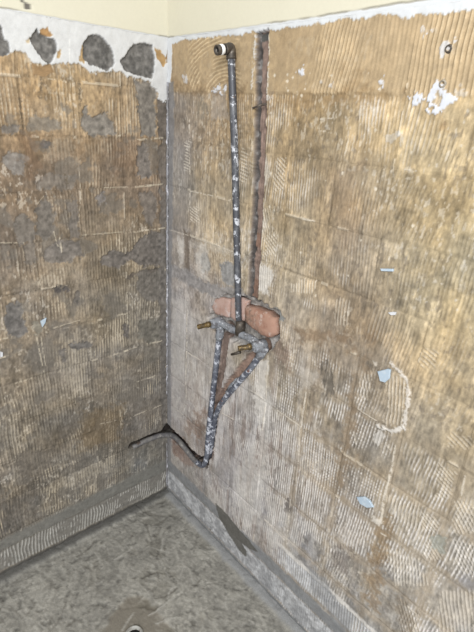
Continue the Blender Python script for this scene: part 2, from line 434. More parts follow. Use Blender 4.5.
# scattered grey cement showing where the adhesive broke off
cm = sstep(0.60, 0.66, fbm(fl.U, fl.V, 16, 170, 5)) * (1 - sstep(1.6, 1.7, fl.V)) * 0.55
fl.paint(cm, (112, 107, 100), dh=-0.002)
CEM_L = [
 ([(134,80),(150,82),(158,92),(155,100),(157,115),(156,135),(140,138),(141,125),(137,115),(138,95)],1.0,(112,107,100)),
 ([(158,96),(168,100),(168,140),(160,140),(157,120)],0.9,(92,86,80)),
 ([(80,120),(85,108),(88,115),(98,117),(106,113),(112,124),(117,134),(108,137),(88,135),(82,128)],1.0,(114,109,102)),
 ([(138,147),(143,142),(150,147),(148,160),(152,170),(150,177),(142,178),(137,175),(137,160)],1.0,(108,102,96)),
 ([(140,194),(150,190),(156,198),(157,215),(152,225),(145,223),(142,210)],0.85,(106,100,94)),
 ([(158,145),(168,142),(168,190),(161,188)],0.8,(98,92,86)),
 ([(130,250),(140,238),(152,232),(164,234),(166,250),(160,265),(148,267),(133,262),(122,258)],1.0,(98,93,88)),
 ([(99,262),(112,250),(124,251),(127,262),(118,269),(104,266)],1.0,(100,95,90)),
 ([(28,117),(44,117),(62,122),(62,130),(44,133),(28,131)],0.7,(116,111,103)),
 ([(0,128),(18,126),(18,132),(0,134)],0.8,(104,100,96)),([(3,156),(20,150),(28,158),(24,176),(12,176),(5,166)],0.75,(116,113,110)),
 ([(36,182),(50,172),(62,176),(78,174),(76,186),(70,192),(50,188),(40,190)],0.7,(108,103,97)),
 ([(12,224),(22,214),(35,224),(34,242),(20,244),(14,236)],0.85,(104,99,93)),([(36,206),(46,196),(54,205),(55,232),(46,240),(37,234)],0.95,(100,95,89)),
 ([(24,246),(34,240),(36,258),(30,270),(24,258)],0.85,(104,98,91)),([(46,250),(56,242),(80,240),(83,256),(70,262),(52,264),(46,260)],0.9,(106,101,96)),
 ([(69,204),(77,196),(79,238),(70,240)],0.75,(104,99,94)),
 ([(5,306),(21,302),(22,318),(28,332),(16,338),(8,334),(5,322)],1.0,(98,95,92)),
 ([(69,345),(82,341),(94,342),(92,348),(72,350)],0.95,(98,95,92)),([(61,351),(66,350),(67,362),(62,362)],0.9,(102,98,94)),
 ([(33,320),(42,322),(41,336),(34,334)],0.8,(118,114,104)),
 ([(138,322),(152,318),(166,322),(166,340),(150,343),(139,338)],0.85,(100,97,90)),([(144,346),(158,348),(156,366),(145,364)],0.55,(102,98,91)),
 ([(137,272),(152,268),(166,270),(166,302),(146,302),(138,290)],0.85,(100,96,91)),([(122,325),(130,323),(130,338),(123,338)],0.8,(92,88,86)),
 ([(40,143),(52,140),(54,148),(44,150)],0.9,(92,88,85)),([(18,310),(28,296),(30,310)],0.5,(110,106,100)),
 ([(95,196),(104,192),(106,203),(98,206)],0.8,(112,108,106)),([(54,288),(68,286),(69,290),(56,293)],0.9,(84,80,78)),
 ([(75,292),(79,292),(79,306),(75,304)],0.8,(90,86,82)),([(127,276),(139,271),(139,274),(128,279)],0.8,(82,76,70)),([(148,268),(158,268),(158,273),(149,275)],0.7,(82,76,70)),
 ([(160,190),(167,190),(167,430),(162,420),(160,330)],0.75,(98,94,90)),([(158,430),(167,425),(167,490),(160,488)],0.5,(104,101,97)),
 ([(15,455),(40,450),(55,462),(40,478),(20,474)],0.6,(96,90,82)),([(55,430),(75,422),(78,434),(60,440)],0.5,(94,88,80)),([(60,470),(95,455),(95,462),(62,478)],0.5,(92,88,82)),
]
for px, a, c in CEM_L:
    m = fl.blob(px, 0.012, 0.0025) * a; fl.paint(m, np.array(c) * 1.10 + 2, vary=0.16, dh=-0.0025)
# dark streaks
for px in [[(41,78),(40,97)],[(79,84),(80,104)],[(20,100),(23,130)],[(66,176),(70,196)]]:
    fl.paint(fl.stroke(px, 0.010, 0.010) * 0.7, (98, 88, 74))
fl.paint(fl.blob([(22,134),(38,134),(40,175),(26,180)], 0.03, 0.01) * 0.35, (116, 92, 72))
fl.paint(fl.blob([(108,138),(136,140),(134,170),(112,172)], 0.03, 0.012) * 0.30, (116, 92, 72))
fl.paint(fl.blob([(85,410),(125,405),(120,440),(80,450)], 0.03, 0.02) * 0.35, (112, 92, 64))
# smooth grey band, ribbed skirting band and the screed edge at the foot of the wall
z = fl.V + fl.wob * 0.010
band = sstep(0.114, 0.124, z) * (1 - sstep(0.165, 0.185, z + (fl.U - 0.3) * 0.02))
fl.paint(band * 0.92, (122, 121, 116), vary=0.06, dh=0.001)
rb = sstep(0.022, 0.030, z) * (1 - sstep(0.112, 0.122, z))
fl.paint(rb, (128, 125, 119), dh=-0.001)
pat = sstep(0.38, 0.5, fbm(fl.U, fl.V, 14, 180, 3) + fl.wob * 0.3)
s = rib(fl, 0.10, 0.0118, warp=0.006, seed=3)
fl.h += (s - 0.5) * 0.004 * rb * pat
fl.paint(np.clip(s * 1.25 - 0.15, 0, 1) * rb * pat * 0.62 * (0.55 + 0.9 * fbm(fl.U, fl.V, 40, 183, 3)), (206, 205, 200))
fl.paint(1 - sstep(0.018, 0.026, z), (88, 86, 82), dh=0.002)
# light scrape lines and grout slivers
for px, w in [([(48,79),(66,81)],.003),([(102,188),(128,187)],.0035),([(136,187),(163,184)],.006),([(83,235),(122,232)],.004),([(134,232),(165,228)],.005),([(0,243),(24,243)],.004),
              ([(136,140),(163,138)],.006),([(118,136),(125,134)],.005),([(147,344),(162,341)],.006),([(124,351),(137,347)],.0045),([(16,383),(32,378)],.004),([(44,196),(36,206)],.002),
              ([(48,330),(80,320)],.003),([(100,424),(118,420)],.003),([(79,166),(81,200),(79,222)],.003),([(128,300),(127,330)],.003),([(120,410),(122,430)],.005),([(54,232),(58,246),(62,248)],.004),
              ([(36,334),(44,372)],.005),([(41,336),(46,368)],.004),([(60,238),(62,252)],.006),([(0,340),(8,338)],.006),([(0,358),(8,356)],.006),([(70,66),(71,90)],.003),([(120,80),(121,88)],.003)]:
    fl.paint(fl.stroke(px, w, 0.0015, 0.001) * 0.65, (206, 196, 176), dh=0.0015)
# white painted strip under the cream wall, ragged lower edge, running down the corner
wpoly = [(-200,20),(-200,60),(-60,58),(0,53),(8,55),(13,50),(26,52),(28,62),(33,66),(40,63),(44,72),(48,72),(51,65),(60,65),(78,64),(82,68),(90,72),(103,72),(112,71),(121,72),(130,78),(148,81),(156,88),(158,98),(163,102),(168.5,101),(168.5,36),(85,22),(0,6)]
wp = fl.blob([Lp(x, y) for x, y in wpoly[:1]] + [Lp(x, y) for x, y in wpoly[1:]], 0.009, 0.0015, uv=True)
wp = np.maximum(wp, ((fl.V > 1.765) & (fl.U > 0.5)) * 1.0)
fl.paint(wp, WHITE, vary=0.02, dh=0.0035)
for px in [[(69,36),(69,62)]]: fl.paint(fl.stroke(px, 0.004, 0.001) * 0.6, (236, 236, 234))
for px, c in [([(30,60),(40,66),(50,64),(54,72),(44,76),(34,74)],(150,124,92)),([(55,58),(60,48),(61,60)],(176,150,112)),([(81,46),(84,44),(84,64),(80,60)],(176,150,112)),
              ([(40,29),(47,28),(54,36),(50,38),(40,34)],(164,130,90)),([(153,48),(160,50),(166,60),(163,68),(158,60)],(172,142,100)),([(166,50),(169,50),(169,62),(166,62)],(150,124,90)),
              ([(24,40),(30,38),(30,44),(26,43)],(200,184,156))]:
    fl.paint(fl.blob(px, 0.006, 0.0015), c, dh=0.001)
DABS = [[(-4,24),(1,26),(3,33),(8,43),(9,53),(4,56),(-4,56)],
 [(30,38),(34,33),(37,28),(38,33),(44,36),(52,38),(56,42),(56,50),(53,60),(48,64),(42,60),(36,50),(31,44)],
 [(83,45),(88,37),(95,33),(103,38),(109,46),(114,56),(114,65),(107,71),(99,68),(88,64),(84,58)],
 [(120,62),(126,52),(134,44),(143,42),(152,46),(154,55),(154,70),(152,79),(143,76),(134,75),(124,69)]]
for d in DABS:
    fl.paint(fl.blob(d, 0.005, 0.0015), (108, 106, 103), vary=0.20, dh=-0.004)
# chase for the pipe that turns the corner
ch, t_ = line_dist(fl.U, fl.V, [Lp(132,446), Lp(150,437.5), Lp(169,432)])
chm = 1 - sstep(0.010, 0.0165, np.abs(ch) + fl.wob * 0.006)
fl.paint(chm, (52, 46, 42), vary=0.1); fl.h -= 0.036 * chm  # chase and its corner hole: cavity shade put into the colour
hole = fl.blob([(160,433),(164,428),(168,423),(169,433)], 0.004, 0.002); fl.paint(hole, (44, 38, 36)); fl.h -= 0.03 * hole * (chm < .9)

# =================================================================== RIGHT WALL
RBASE = [((200,60),(178,148,105)),((290,70),(172,142,100)),((340,60),(182,152,110)),((380,60),(180,150,110)),((440,60),(192,162,118)),((200,110),(150,130,104)),((220,140),(150,128,98)),
 ((182,120),(128,118,108)),((180,180),(135,126,112)),((220,180),(165,148,120)),((280,120),(160,138,104)),((330,120),(162,142,106)),((400,130),(178,158,120)),((450,130),(182,160,120)),
 ((300,160),(154,134,104)),((220,230),(168,150,122)),((180,240),(140,128,114)),((300,210),(164,145,114)),((350,170),(156,136,107)),((350,220),(148,128,103)),((410,210),(172,152,116)),((450,230),(188,168,128)),
 ((340,270),(155,138,115)),((390,270),(160,143,116)),((430,290),(182,165,128)),((460,320),(186,166,127)),((180,300),(152,142,134)),((300,260),(164,147,118)),((195,290),(160,148,138)),((300,300),(166,148,120)),
 ((340,320),(145,124,98)),((300,350),(155,140,122)),((190,350),(152,142,132)),((360,340),(144,125,101)),((430,370),(186,161,120)),((460,400),(182,160,121)),((380,400),(166,149,126)),((280,400),(158,144,121)),
 ((320,400),(154,137,110)),((230,420),(158,148,141)),((260,440),(162,154,147)),((190,420),(150,137,127)),((330,450),(150,132,108)),((370,460),(150,138,120)),((420,440),(170,149,113)),((440,490),(164,145,114)),
 ((300,480),(150,137,122)),((240,480),(155,148,143)),((190,470),(138,130,120)),((280,520),(155,149,143)),((350,520),(150,136,119)),((420,530),(160,146,122)),((460,560),(162,149,130)),((330,570),(148,141,132)),
 ((410,600),(160,150,136)),((460,620),(160,150,136)),((370,590),(145,136,122))]
us_r, UM_R = axis(COLS_R, 0.0021, coarse_from=1.32)
fr = base_field(us_r, COLS_R, Rp, RBASE, 300, 0.0088, 0.075)
toprow = sstep(1.668, 1.674, fr.V + fr.wob * 0.008)
wash = np.clip((fbm(fr.U, fr.V, 9, 340, 3) - 0.40) * 3.0, 0, 1) * 0.30 + 0.08
g = np.exp(-((fr.U - 0.55) / 0.33) ** 2 - ((fr.V - 0.5) / 0.45) ** 2) + 0.8 * np.exp(-((fr.U - 1.1) / 0.22) ** 2 - ((fr.V - 0.5) / 0.2) ** 2)
wash = wash + 0.52 * np.clip(g, 0, 1)
rubbed = sstep(0.34, 0.56, fbm(fr.U, fr.V, 11, 350, 3))
low = sstep(0.55, 0.75, fr.U) * (1 - sstep(0.80, 1.05, fr.V - 0.25 * (1 - sstep(0.8, 1.0, fr.U))))
lilac = 0.42 * np.clip(np.exp(-((fr.U - 0.40) / 0.30) ** 2 - ((fr.V - 0.42) / 0.36) ** 2), 0, 1) * (0.4 + 1.2 * fbm(fr.U, fr.V, 20, 361, 4)); fr.paint(np.clip(lilac, 0, 0.7), (178, 173, 174))
zone = np.clip(np.exp(-((fr.U - 0.48) / 0.36) ** 2 - ((fr.V - 0.52) / 0.42) ** 2) * 1.3, 0, 1)
stq = fbm(fr.U, fr.V, 70, 363, 4, fy=9); stq2 = fbm(fr.U, fr.V, 48, 367, 4, fy=8)
fr.paint(sstep(0.54, 0.66, stq) * zone * 0.60, (204, 201, 200)); fr.paint(sstep(0.56, 0.68, stq2) * zone * 0.50, (120, 106, 98))
lowm = (1 - fr.edge) * low * 0.45
fr.c = fr.c * (1 - lowm[..., None]) + np.array([166, 150, 128]) / 255 * lowm[..., None]
wash = wash * (0.35 + 0.65 * fr.edge) + 0.55 * low * fr.edge * fr.cellw
cornerw = 0.30 * (1 - sstep(0.10, 0.16, fr.U + fr.wob * 0.04)) * (1 - sstep(1.5, 1.65, fr.V)); fr.paint(cornerw, (176, 173, 174))
smooth = sstep(0.86, 0.98, fr.U + fr.wob * 0.05) * sstep(0.85, 1.0, fr.V)
apply_ribs(fr, wash * rubbed * (1 - toprow) * (1 - 0.7 * smooth), rubbed * fr.amp * (1 - toprow) * (0.4 + 0.6 * fr.edge), depth=0.0026, crest=(214, 209, 204))
# golden top course: fresh adhesive combed with a notched trowel, arcs on the left, slanted combs on the right
fr.paint(toprow * 0.78 * (0.75 + 0.5 * fbm(fr.U, fr.V, 25, 366, 3)).clip(0, 1), (172, 152, 122), vary=0.06)
fr.h *= 1 - 0.6 * toprow
lean = np.where(fr.U < 0.76 + fr.wob * 0.02, -0.17, -0.015)
s1 = rib(fr, lean, 0.0102, warp=0.002, seed=1)
tz = toprow * sstep(0.60, 0.66, fr.U + fr.wob * 0.05) * (1 - 0.75 * sstep(0.72, 0.76, fr.U) * (1 - sstep(0.86, 0.90, fr.U + (fr.V - 1.75) * -0.4)))
tz = tz * (0.55 + 0.45 * sstep(0.4, 0.5, fbm(fr.U, fr.V, 10, 368, 3)))
fr.h += (s1 - 0.5) * 0.0042 * tz
fr.paint(np.clip(s1 * 1.3 - 0.35, 0, 1) * tz * 0.62, (210, 190, 156))
rad = np.hypot((fr.U - 0.31) * 0.60, fr.V - 1.655) + (fr.wob * 0.006)
sa = (0.5 + 0.5 * np.cos(2 * np.pi * rad / 0.0098)) ** 1.4
tA = toprow * sstep(0.10, 0.15, fr.U + fr.wob * 0.04) * (1 - sstep(0.33, 0.38, fr.U)) * sstep(0.40, 0.5, fbm(fr.U, fr.V, 16, 371, 2) + 0.12)
fr.h += (sa - 0.5) * 0.0036 * tA
fr.paint(np.clip(sa * 1.3 - 0.35, 0, 1) * tA * 0.72, (218, 198, 164))
fr.h += toprow * 0.002
joints(fr, COLS_R, ROWS[:-2] + [1.70], 23, 0.6)
# hatch patches: short scraped ribs running their own way  (px polygon, rib angle, white)
HATCH = [([(184,142),(189,142),(190,172),(184,172)],1.45,.75),([(190,206),(198,206),(199,222),(190,222)],1.3,.75),([(240,150),(248,152),(247,184),(240,182)],1.35,.6),
 ([(276,157),(286,158),(283,192),(273,192)],1.05,.7),([(265,236),(276,234),(275,256),(262,258)],1.0,.7),([(290,282),(318,280),(312,294),(292,292)],0.05,.75),
 ([(423,348),(438,352),(436,368),(420,366)],1.2,.45),([(440,464),(456,472),(450,500),(436,496)],1.15,.6),([(446,434),(472,438),(470,448),(448,446)],1.15,.5),
 ([(454,500),(474,506),(474,532),(452,534)],0.8,.6),([(422,510),(440,520),(436,534),(420,528)],1.1,.6),([(388,495),(418,505),(424,532),(392,516)],0.06,.6),
 ([(386,548),(420,560),(428,584),(394,584)],0.30,.75),([(440,590),(474,590),(474,632),(438,632)],0.35,.65),([(400,600),(418,615),(420,632),(398,632)],0.5,.6),([(425,540),(442,545),(438,560),(424,556)],0.9,.5),
 ([(360,375),(372,372),(370,400),(358,400)],0.3,.5),([(388,375),(406,382),(404,425),(384,425)],0.14,.65),([(300,460),(330,460),(325,490),(300,488)],0.1,.5),([(325,540),(345,545),(340,570),(322,560)],0.1,.45),
 ([(248,160),(256,158),(254,170),(248,170)],1.3,.4),([(262,210),(270,208),(268,232),(262,232)],0.4,.45),([(335,300),(350,300),(348,325),(336,325)],0.05,.5),([(455,540),(474,545),(474,580),(456,570)],0.8,.5)]
for i, (px, a, w) in enumerate(HATCH):
    m = fr.blob(px, 0.012, 0.003)
    s = rib(fr, a, 0.0095, warp=0.002, seed=i)
    fr.h = fr.h + m * ((s - 0.5) * 0.003)
    fr.paint(np.clip(s * 1.3 - 0.3, 0, 1) * m * w, (214, 206, 192))
# cement and dirt patches
CEM_R = [
 ([(168,262),(185,268),(205,282),(240,290),(252,300),(240,310),(215,298),(190,286),(168,276)],0.85,(146,143,142)),
 ([(200,254),(209,256),(210,270),(203,272),(199,264)],0.9,(140,138,134)),([(220,264),(228,260),(238,270),(238,286),(226,284),(221,276)],0.9,(142,142,142)),
 ([(184,230),(190,234),(189,268),(184,268)],0.6,(106,94,82)),([(174,240),(182,238),(184,268),(174,262)],0.5,(150,142,132)),
 ([(200,98),(207,98),(207,120),(200,120)],0.5,(122,118,108)),([(211,90),(226,86),(228,118),(212,120)],0.6,(158,150,142)),
 ([(318,364),(330,360),(334,378),(334,396),(324,398),(322,380)],0.85,(98,92,84)),([(298,332),(318,328),(352,338),(352,345),(322,342),(302,340)],0.5,(116,96,76)),
 ([(262,305),(280,310),(284,322),(272,322)],0.8,(122,126,128)),([(196,100),(204,130),(196,140),(190,120)],0.3,(120,108,92)),([(198,130),(214,130),(212,142),(200,142)],0.4,(108,94,78)),
 ([(290,500),(285,502),(284,512),(292,512)],0.8,(108,102,98)),([(336,545),(350,550),(346,572),(332,566)],0.55,(112,104,98)),([(292,512),(300,540),(290,540)],0.3,(120,112,104)),
 ([(352,380),(342,440),(338,486),(344,486),(356,412)],0.4,(124,104,82)),([(368,330),(360,372),(364,372),(372,332)],0.45,(126,106,84)),([(274,330),(288,350),(290,372),(276,352)],0.5,(122,104,92)),
 ([(382,520),(392,520),(384,560),(374,560)],0.55,(134,112,84)),([(374,560),(384,560),(376,610),(366,600)],0.5,(134,112,86)),([(395,595),(412,612),(410,632),(396,632)],0.5,(120,108,92)),
 ([(330,170),(360,165),(362,240),(340,250)],0.25,(120,102,84)),([(440,115),(445,118),(443,130),(439,128)],0.4,(150,120,84)),([(248,100),(270,100),(270,108),(248,108)],0.5,(116,104,90)),
 ([(345,72),(366,76),(370,90),(345,90)],0.35,(150,124,90)),([(265,98),(335,96),(400,92),(400,97),(335,104),(265,106)],0.45,(142,118,86)),([(170,78),(200,84),(245,88),(245,94),(200,92),(170,88)],0.5,(134,112,84)),
 ([(186,420),(198,424),(196,436),(186,432)],0.4,(120,96,80)),([(174,436),(184,440),(182,456),(174,452)],0.5,(118,100,88)),([(196,410),(205,412),(200,440),(196,440)],0.5,(130,108,94)),
 ([(432,532),(446,538),(444,552),(432,548)],0.6,(150,156,150)),([(462,575),(474,578),(474,592),(460,588)],0.5,(146,146,152)),
]
for px, a, c in CEM_R:
    st_ = a < 0.6
    m = fr.blob(px, 0.035 if st_ else 0.014, 0.016 if st_ else 0.004) * a
    if c == (98, 92, 84): m = m * (0.35 + 0.65 * sstep(0.45, 0.55, fbm(fr.U, fr.V, 120, 398, 3, fy=20)))
    fr.paint(m, c, vary=0.12, dh=None if st_ else -0.0015)
# grey mortar column at the corner
fr.paint(fr.blob([(168,82),(174,82),(173,200),(171,300),(171,480),(166,480),(167,200)], 0.006, 0.004) * 0.75, (128, 128, 130), dh=0.0005)
# bigger whitish lime wash
for px, a in [([(172,300),(186,300),(186,420),(172,420)],.35),([(188,310),(214,320),(212,400),(188,400)],.25),([(258,360),(268,362),(266,420),(258,430),(254,400)],.75),([(264,400),(272,404),(262,500),(256,470)],.5),
              ([(236,470),(256,440),(262,520),(244,530),(236,500)],.5),([(300,365),(318,372),(314,388),(300,384)],.35),([(270,500),(300,520),(296,560),(268,540)],.3),([(208,490),(226,500),(224,520),(208,505)],.3),
              ([(255,206),(263,204),(262,240),(257,242)],.55),([(256,266),(270,264),(274,276),(268,292),(256,290)],.8),([(258,160),(266,154),(270,172),(264,186),(258,182)],.5),
              ([(178,236),(184,240),(183,262),(179,268)],.6),([(198,246),(206,240),(210,262),(202,276),(196,262)],.4),([(225,395),(232,400),(230,414),(224,412)],.4),
              ([(195,256),(200,246),(204,280),(196,276)],.35),([(188,240),(238,250),(236,256),(188,248)],.25),([(382,210),(392,208),(392,216),(382,218)],.0)]:
    fr.paint(fr.blob(px, 0.016, 0.006) * a, (206, 202, 196))
# foot of the wall: pale skirting course, smooth grey band, wet patch, screed edge
z = fr.V + fr.wob * 0.012
pale = sstep(0.024, 0.032, z) * (1 - sstep(0.118, 0.128, z))
fr.paint(pale * 0.85, (176, 178, 181), vary=0.14, dh=0.0)
fr.paint(pale * sstep(0.48, 0.60, fbm(fr.U, fr.V, 22, 401, 3)) * 0.55, (142, 143, 145)); fr.paint(pale * sstep(0.56, 0.64, fbm(fr.U, fr.V, 26, 407, 3)) * 0.6, (204, 205, 207), dh=0.002)
pal2 = sstep(0.185, 0.20, z) * (1 - sstep(0.272, 0.284, z)) * sstep(0.66, 0.72, fr.U + fr.wob * 0.05)
s = rib(fr, 0.05, 0.0095, seed=8)
fr.h += (s - 0.5) * 0.003 * (pal2 + pale * 0.4)
fr.paint(pal2 * (0.40 + 0.55 * s), (198, 200, 203), vary=0.10)
fr.paint(sstep(0.262, 0.268, z) * (1 - sstep(0.276, 0.284, z)) * sstep(0.66, 0.7, fr.U) * 0.8, (212, 208, 202), dh=0.002)
for px in [[(310,570),(325,578),(335,600),(322,602),(310,588)],[(258,568),(268,572),(274,588),(266,590),(258,580)],[(292,604),(304,610),(312,622),(302,628),(292,616)],[(176,484),(184,492),(188,508),(180,502)],[(322,596),(338,602),(352,620),(350,632),(335,628)]]:
    fr.paint(fr.blob(px, 0.010, 0.006) * 0.6, (146, 147, 149))
gb = sstep(0.124, 0.134, z) * (1 - sstep(0.172, 0.186, z))
fr.paint(gb * 0.9, (134, 136, 138), vary=0.05, dh=0.001)
fr.paint(fr.blob([(215,502),(219,506),(236,525),(252,544),(257,551),(250,549),(242,543),(247,552),(246,557),(239,550),(230,536),(219,517)], 0.005, 0.002) * 0.9, (98, 96, 91), vary=0.05)
fr.paint(1 - sstep(0.018, 0.026, z), (124, 126, 127), dh=0.002)
# light scrape lines / grout slivers
for px, w in [([(170,230),(190,236),(237,253)],.003),([(190,191),(213,196)],.004),([(189,120),(190,200),(188,212)],.004),([(186,352),(213,367)],.003),([(174,408),(184,416)],.003),([(222,413),(234,420)],.004),
              ([(303,219),(315,221)],.004),([(320,131),(328,132)],.003),([(404,169),(416,171)],.003),([(307,384),(301,428)],.005),([(277,410),(302,427)],.0045),([(300,430),(296,490)],.0035),([(290,500),(286,545)],.003),
              ([(396,440),(391,470)],.005),([(391,470),(384,500),(381,520)],.007),([(358,409),(376,421)],.004),([(187,300),(186,400)],.006),([(268,356),(266,400),(262,430)],.005),([(266,402),(258,395),(250,390)],.003),
              ([(335,102),(336,118),(320,119)],.002),([(353,432),(356,446)],.003),([(385,444),(390,450)],.003),([(265,520),(285,540)],.005),([(465,476),(460,500)],.004),([(379,532),(386,536)],.004),([(400,600),(416,614),(420,620)],.004)]:
    fr.paint(fr.stroke(px, w, 0.0018, 0.001) * 0.8, (212, 204, 190), dh=0.0012)
fr.paint(fr.stroke([(392,364),(399,370),(406,377),(409,391),(407,412),(403,428)], 0.014, 0.008) * 0.85, (214, 208, 200), dh=0.003)
fr.paint(fr.stroke([(403,428),(392,431),(380,427),(376,424)], 0.013, 0.009) * 0.85, (216, 212, 206), dh=0.003)
fr.paint(fr.blob([(372,360),(377,362),(378,368),(373,366)], 0.006) * 0.8, (200, 192, 180)); fr.paint(fr.blob([(374,436),(380,430),(384,436),(378,446),(372,440)], 0.006) * 0.7, (206, 202, 196))
fr.paint(fr.blob([(370,516),(382,520),(381,526),(372,522)], 0.010) * 0.8, (212, 206, 196), dh=0.002)
# white plaster splatters
lace = 1 - 0.85 * sstep(0.56, 0.62, fbm(fr.U, fr.V, 70, 395, 3))
for px, a in [([(410,97),(418,92),(425,95),(430,91),(436,82),(443,88),(446,94),(456,96),(462,100),(452,103),(444,107),(436,113),(428,112),(427,101),(414,104)],1),([(378,76),(384,75),(385,84),(379,86)],.9),
              ([(294,68),(304,66),(304,72),(296,75)],.95),([(424,29),(436,28),(436,32),(424,32)],.9),([(401,136),(406,134),(405,147),(401,146)],.35),([(386,135),(398,136),(396,140),(386,139)],.35),
              ([(258,97),(272,93),(270,101),(260,103)],.6),([(212,88),(226,86),(226,92),(222,95),(219,90),(213,92)],.9),([(184,76),(188,76),(187,82),(184,81)],.7),([(247,48),(251,51),(250,56),(248,54)],.95),([(322,82),(330,84),(335,88),(324,86)],.5),
              ([(446,44),(454,44),(455,52),(448,55),(444,50)],.75),([(454,92),(470,88),(468,98),(456,100)],.35)]:
    fr.paint(fr.blob(px, 0.016, 0.0012) * a * lace, (206, 209, 216), vary=0.03, dh=0.004)
r2 = np.random.default_rng(5)
for k in range(46):
    x, y = r2.uniform(270, 470), r2.uniform(60, 330)
    if k < 14: x, y = r2.uniform(272, 340), r2.uniform(74, 96)
    rr = r2.uniform(0.5, 1.5)
    fr.paint(fr.blob([(x - rr, y), (x, y - rr), (x + rr, y), (x, y + rr * 1.6)], 0.002, 0.001) * 0.8, (214, 206, 190), dh=0.001)
# chases ---------------------------------------------------------
def chase(f, pts, half, depth, col, rag=0.008):
    d, t = line_dist(f.U, f.V, [f.tr(*p) for p in pts])
    m = 1 - sstep(half - 0.003, half + 0.003, np.abs(d) + f.wob * rag * 2)
    f.paint(m, col, vary=0.12); f.h -= depth * m
    return d, m
# torn white edges beside the vertical chase
for px in [[(256,36),(254,60),(252,90)],[(269,36),(269,70),(267,95)]]:
    fr.paint(fr.stroke(px, 0.008, 0.010) * 0.9, (206, 203, 197), dh=0.003)
VCH = [(262.5,34),(260,110),(257,200),(254,260),(252,296)]
dv, mv = chase(fr, VCH, 0.022, 0.015, (132, 114, 105), 0.004)
lft = mv * sstep(-0.002, 0.004, -dv * 1.0 - 0.001 + fr.wob * 0.02)       # mortar-filled left side of the chase
lft2 = mv - lft
su = sstep(0, 0.001, fr.U - np.interp(-fr.V, [-Rp(*p)[1] for p in VCH], [Rp(*p)[0] for p in VCH]) + 0.0115 + fr.wob * 0.010)
gl = mv * (1 - su)
fr.paint(gl, (84, 80, 78), vary=0.18); fr.h += gl * fr.wob * 0.010
fr.paint(gl * sstep(0.55, 0.62, fbm(fr.U, fr.V, 50, 380, 3)) * 0.7, (146, 144, 142))
fr.paint(fr.blob([(258,34),(268,31),(268,38),(258,42)], 0.003, 0.001), (82, 82, 80))
fr.paint(mv * (fr.V < 1.30) * su * sstep(0.5, 0.6, fbm(fr.U, fr.V, 22, 382, 3)) * 0.6, (128, 98, 82))
# hole around the valve
vh = fr.blob([(214,299),(226,294),(244,296),(262,302),(277,312),(280,338),(270,350),(256,356),(243,350),(226,336),(214,330),(208,318)], 0.008, 0.003)
fr.paint(vh, (150, 146, 142), vary=0.15); fr.h -= 0.022 * vh
fr.paint(vh * sstep(0.5, 0.56, fbm(fr.U, fr.V, 40, 390, 3)) * 0.7, (182, 180, 178))
chase(fr, [(226,328),(221,365),(215,405),(209,455)], 0.019, 0.014, (126, 110, 102))
chase(fr, [(262,345),(246,366),(227,388),(214,410),(213,430)], 0.020, 0.014, (146, 124, 112))
chase(fr, [(208,440),(205,462)], 0.018, 0.018, (84, 72, 64))
dch, mch = chase(fr, [(205,464),(192,455),(180,440),(172,433),(166,431)], 0.017, 0.026, (70, 60, 54))
hole = fr.blob([(166,422),(170,427),(178,437),(190,448),(200,458),(196,462),(180,448),(168,436)], 0.003, 0.0015); fr.paint(hole, (46, 40, 38)); fr.h -= 0.012 * hole  # gap above the pipe, its shade painted in near-black
# rusty, limey halo beside the pipes
fr.paint(fr.blob([(170,436),(186,452),(196,466),(186,466),(172,452)], 0.02, 0.008) * 0.35, (128, 98, 84))
# torn white paint at the top edge
top = [Rp(x, y) for x, y in [(168,48),(173,44),(182,41),(200,39),(230,36),(262,31),(290,28),(320,24),(345,20),(372,17),(392,14),(398,13),(400,19),(408,19),(414,15),(440,13),(474,10),(560,0)]]
tz_ = np.interp(fr.U, [p[0] for p in top], [p[1] for p in top])
wt = sstep(-0.001, 0.001, fr.V - tz_ + fr.wob * 0.010 + fr.wob2 * 0.008)
wt = np.maximum(wt, fr.blob([(166,40),(173,40),(172,70),(171,82),(167,84)], 0.004, 0.001))
fr.paint(wt, (208, 211, 214), vary=0.015, dh=0.0035)

# ------------------------------------------------------------------ build the walls
def solid_wall(name, prof, axis_len, along):
    """L-shaped masonry core: profile in (out, z), extruded along the wall"""
    v = []; n = len(prof)
    for e in (axis_len[0], axis_len[1]):
        for o, zz in prof:
            v.append((e, -o, zz) if along == 'x' else (o, -e, zz))
    f = [tuple(range(n))[::-1], tuple(range(n, 2 * n))] + [(i, (i + 1) % n, n + (i + 1) % n, n + i) for i in range(n)]
    return mesh_obj(name, v, f, M_CORE)
TOPZ = 2.45
prof = [(-0.16, -0.12), (-0.085, -0.12), (-0.085, 1.80), (-0.012, 1.83), (-0.012, TOPZ), (-0.16, TOPZ)]
wall_r = solid_wall('wall_right', prof, (-0.16, 1.92), 'x')
tag(wall_r, 'stripped shower wall with a pipe chase, combed tan adhesive and cream paint above', 'wall', 'structure')
wall_l = solid_wall('wall_left', prof, (-0.086, 1.522), 'y')
tag(wall_l, 'stripped wall of brown ribbed adhesive and grey cement patches under a white strip', 'wall', 'structure')
def beds(f, UMk, cols, parent, side):
    P = np.stack([f.U, -f.h, f.V], -1) if side == 'R' else np.stack([f.h, -f.U, f.V], -1)
    C = lin(np.clip(f.c, 0.02, 1)) * AO_PAL
    for i in range(len(UMk) - 1):
        for j in range(len(ZM) - 1):
            st = 1 if cols[i] < (1.31 if side == 'R' else 0.76) else 2
            a = slice(UMk[i], UMk[i + 1] + 1); b = slice(ZM[j], ZM[j + 1] + 1)
            p, c = P[a, b], C[a, b]
            if side == 'L': p, c = p[::-1], c[::-1]
            grid_mesh('adhesive_bed', p, c, M_BED, parent)
beds(fr, UM_R, COLS_R, wall_r, 'R'); beds(fl, UM_L, COLS_L, wall_l, 'L')

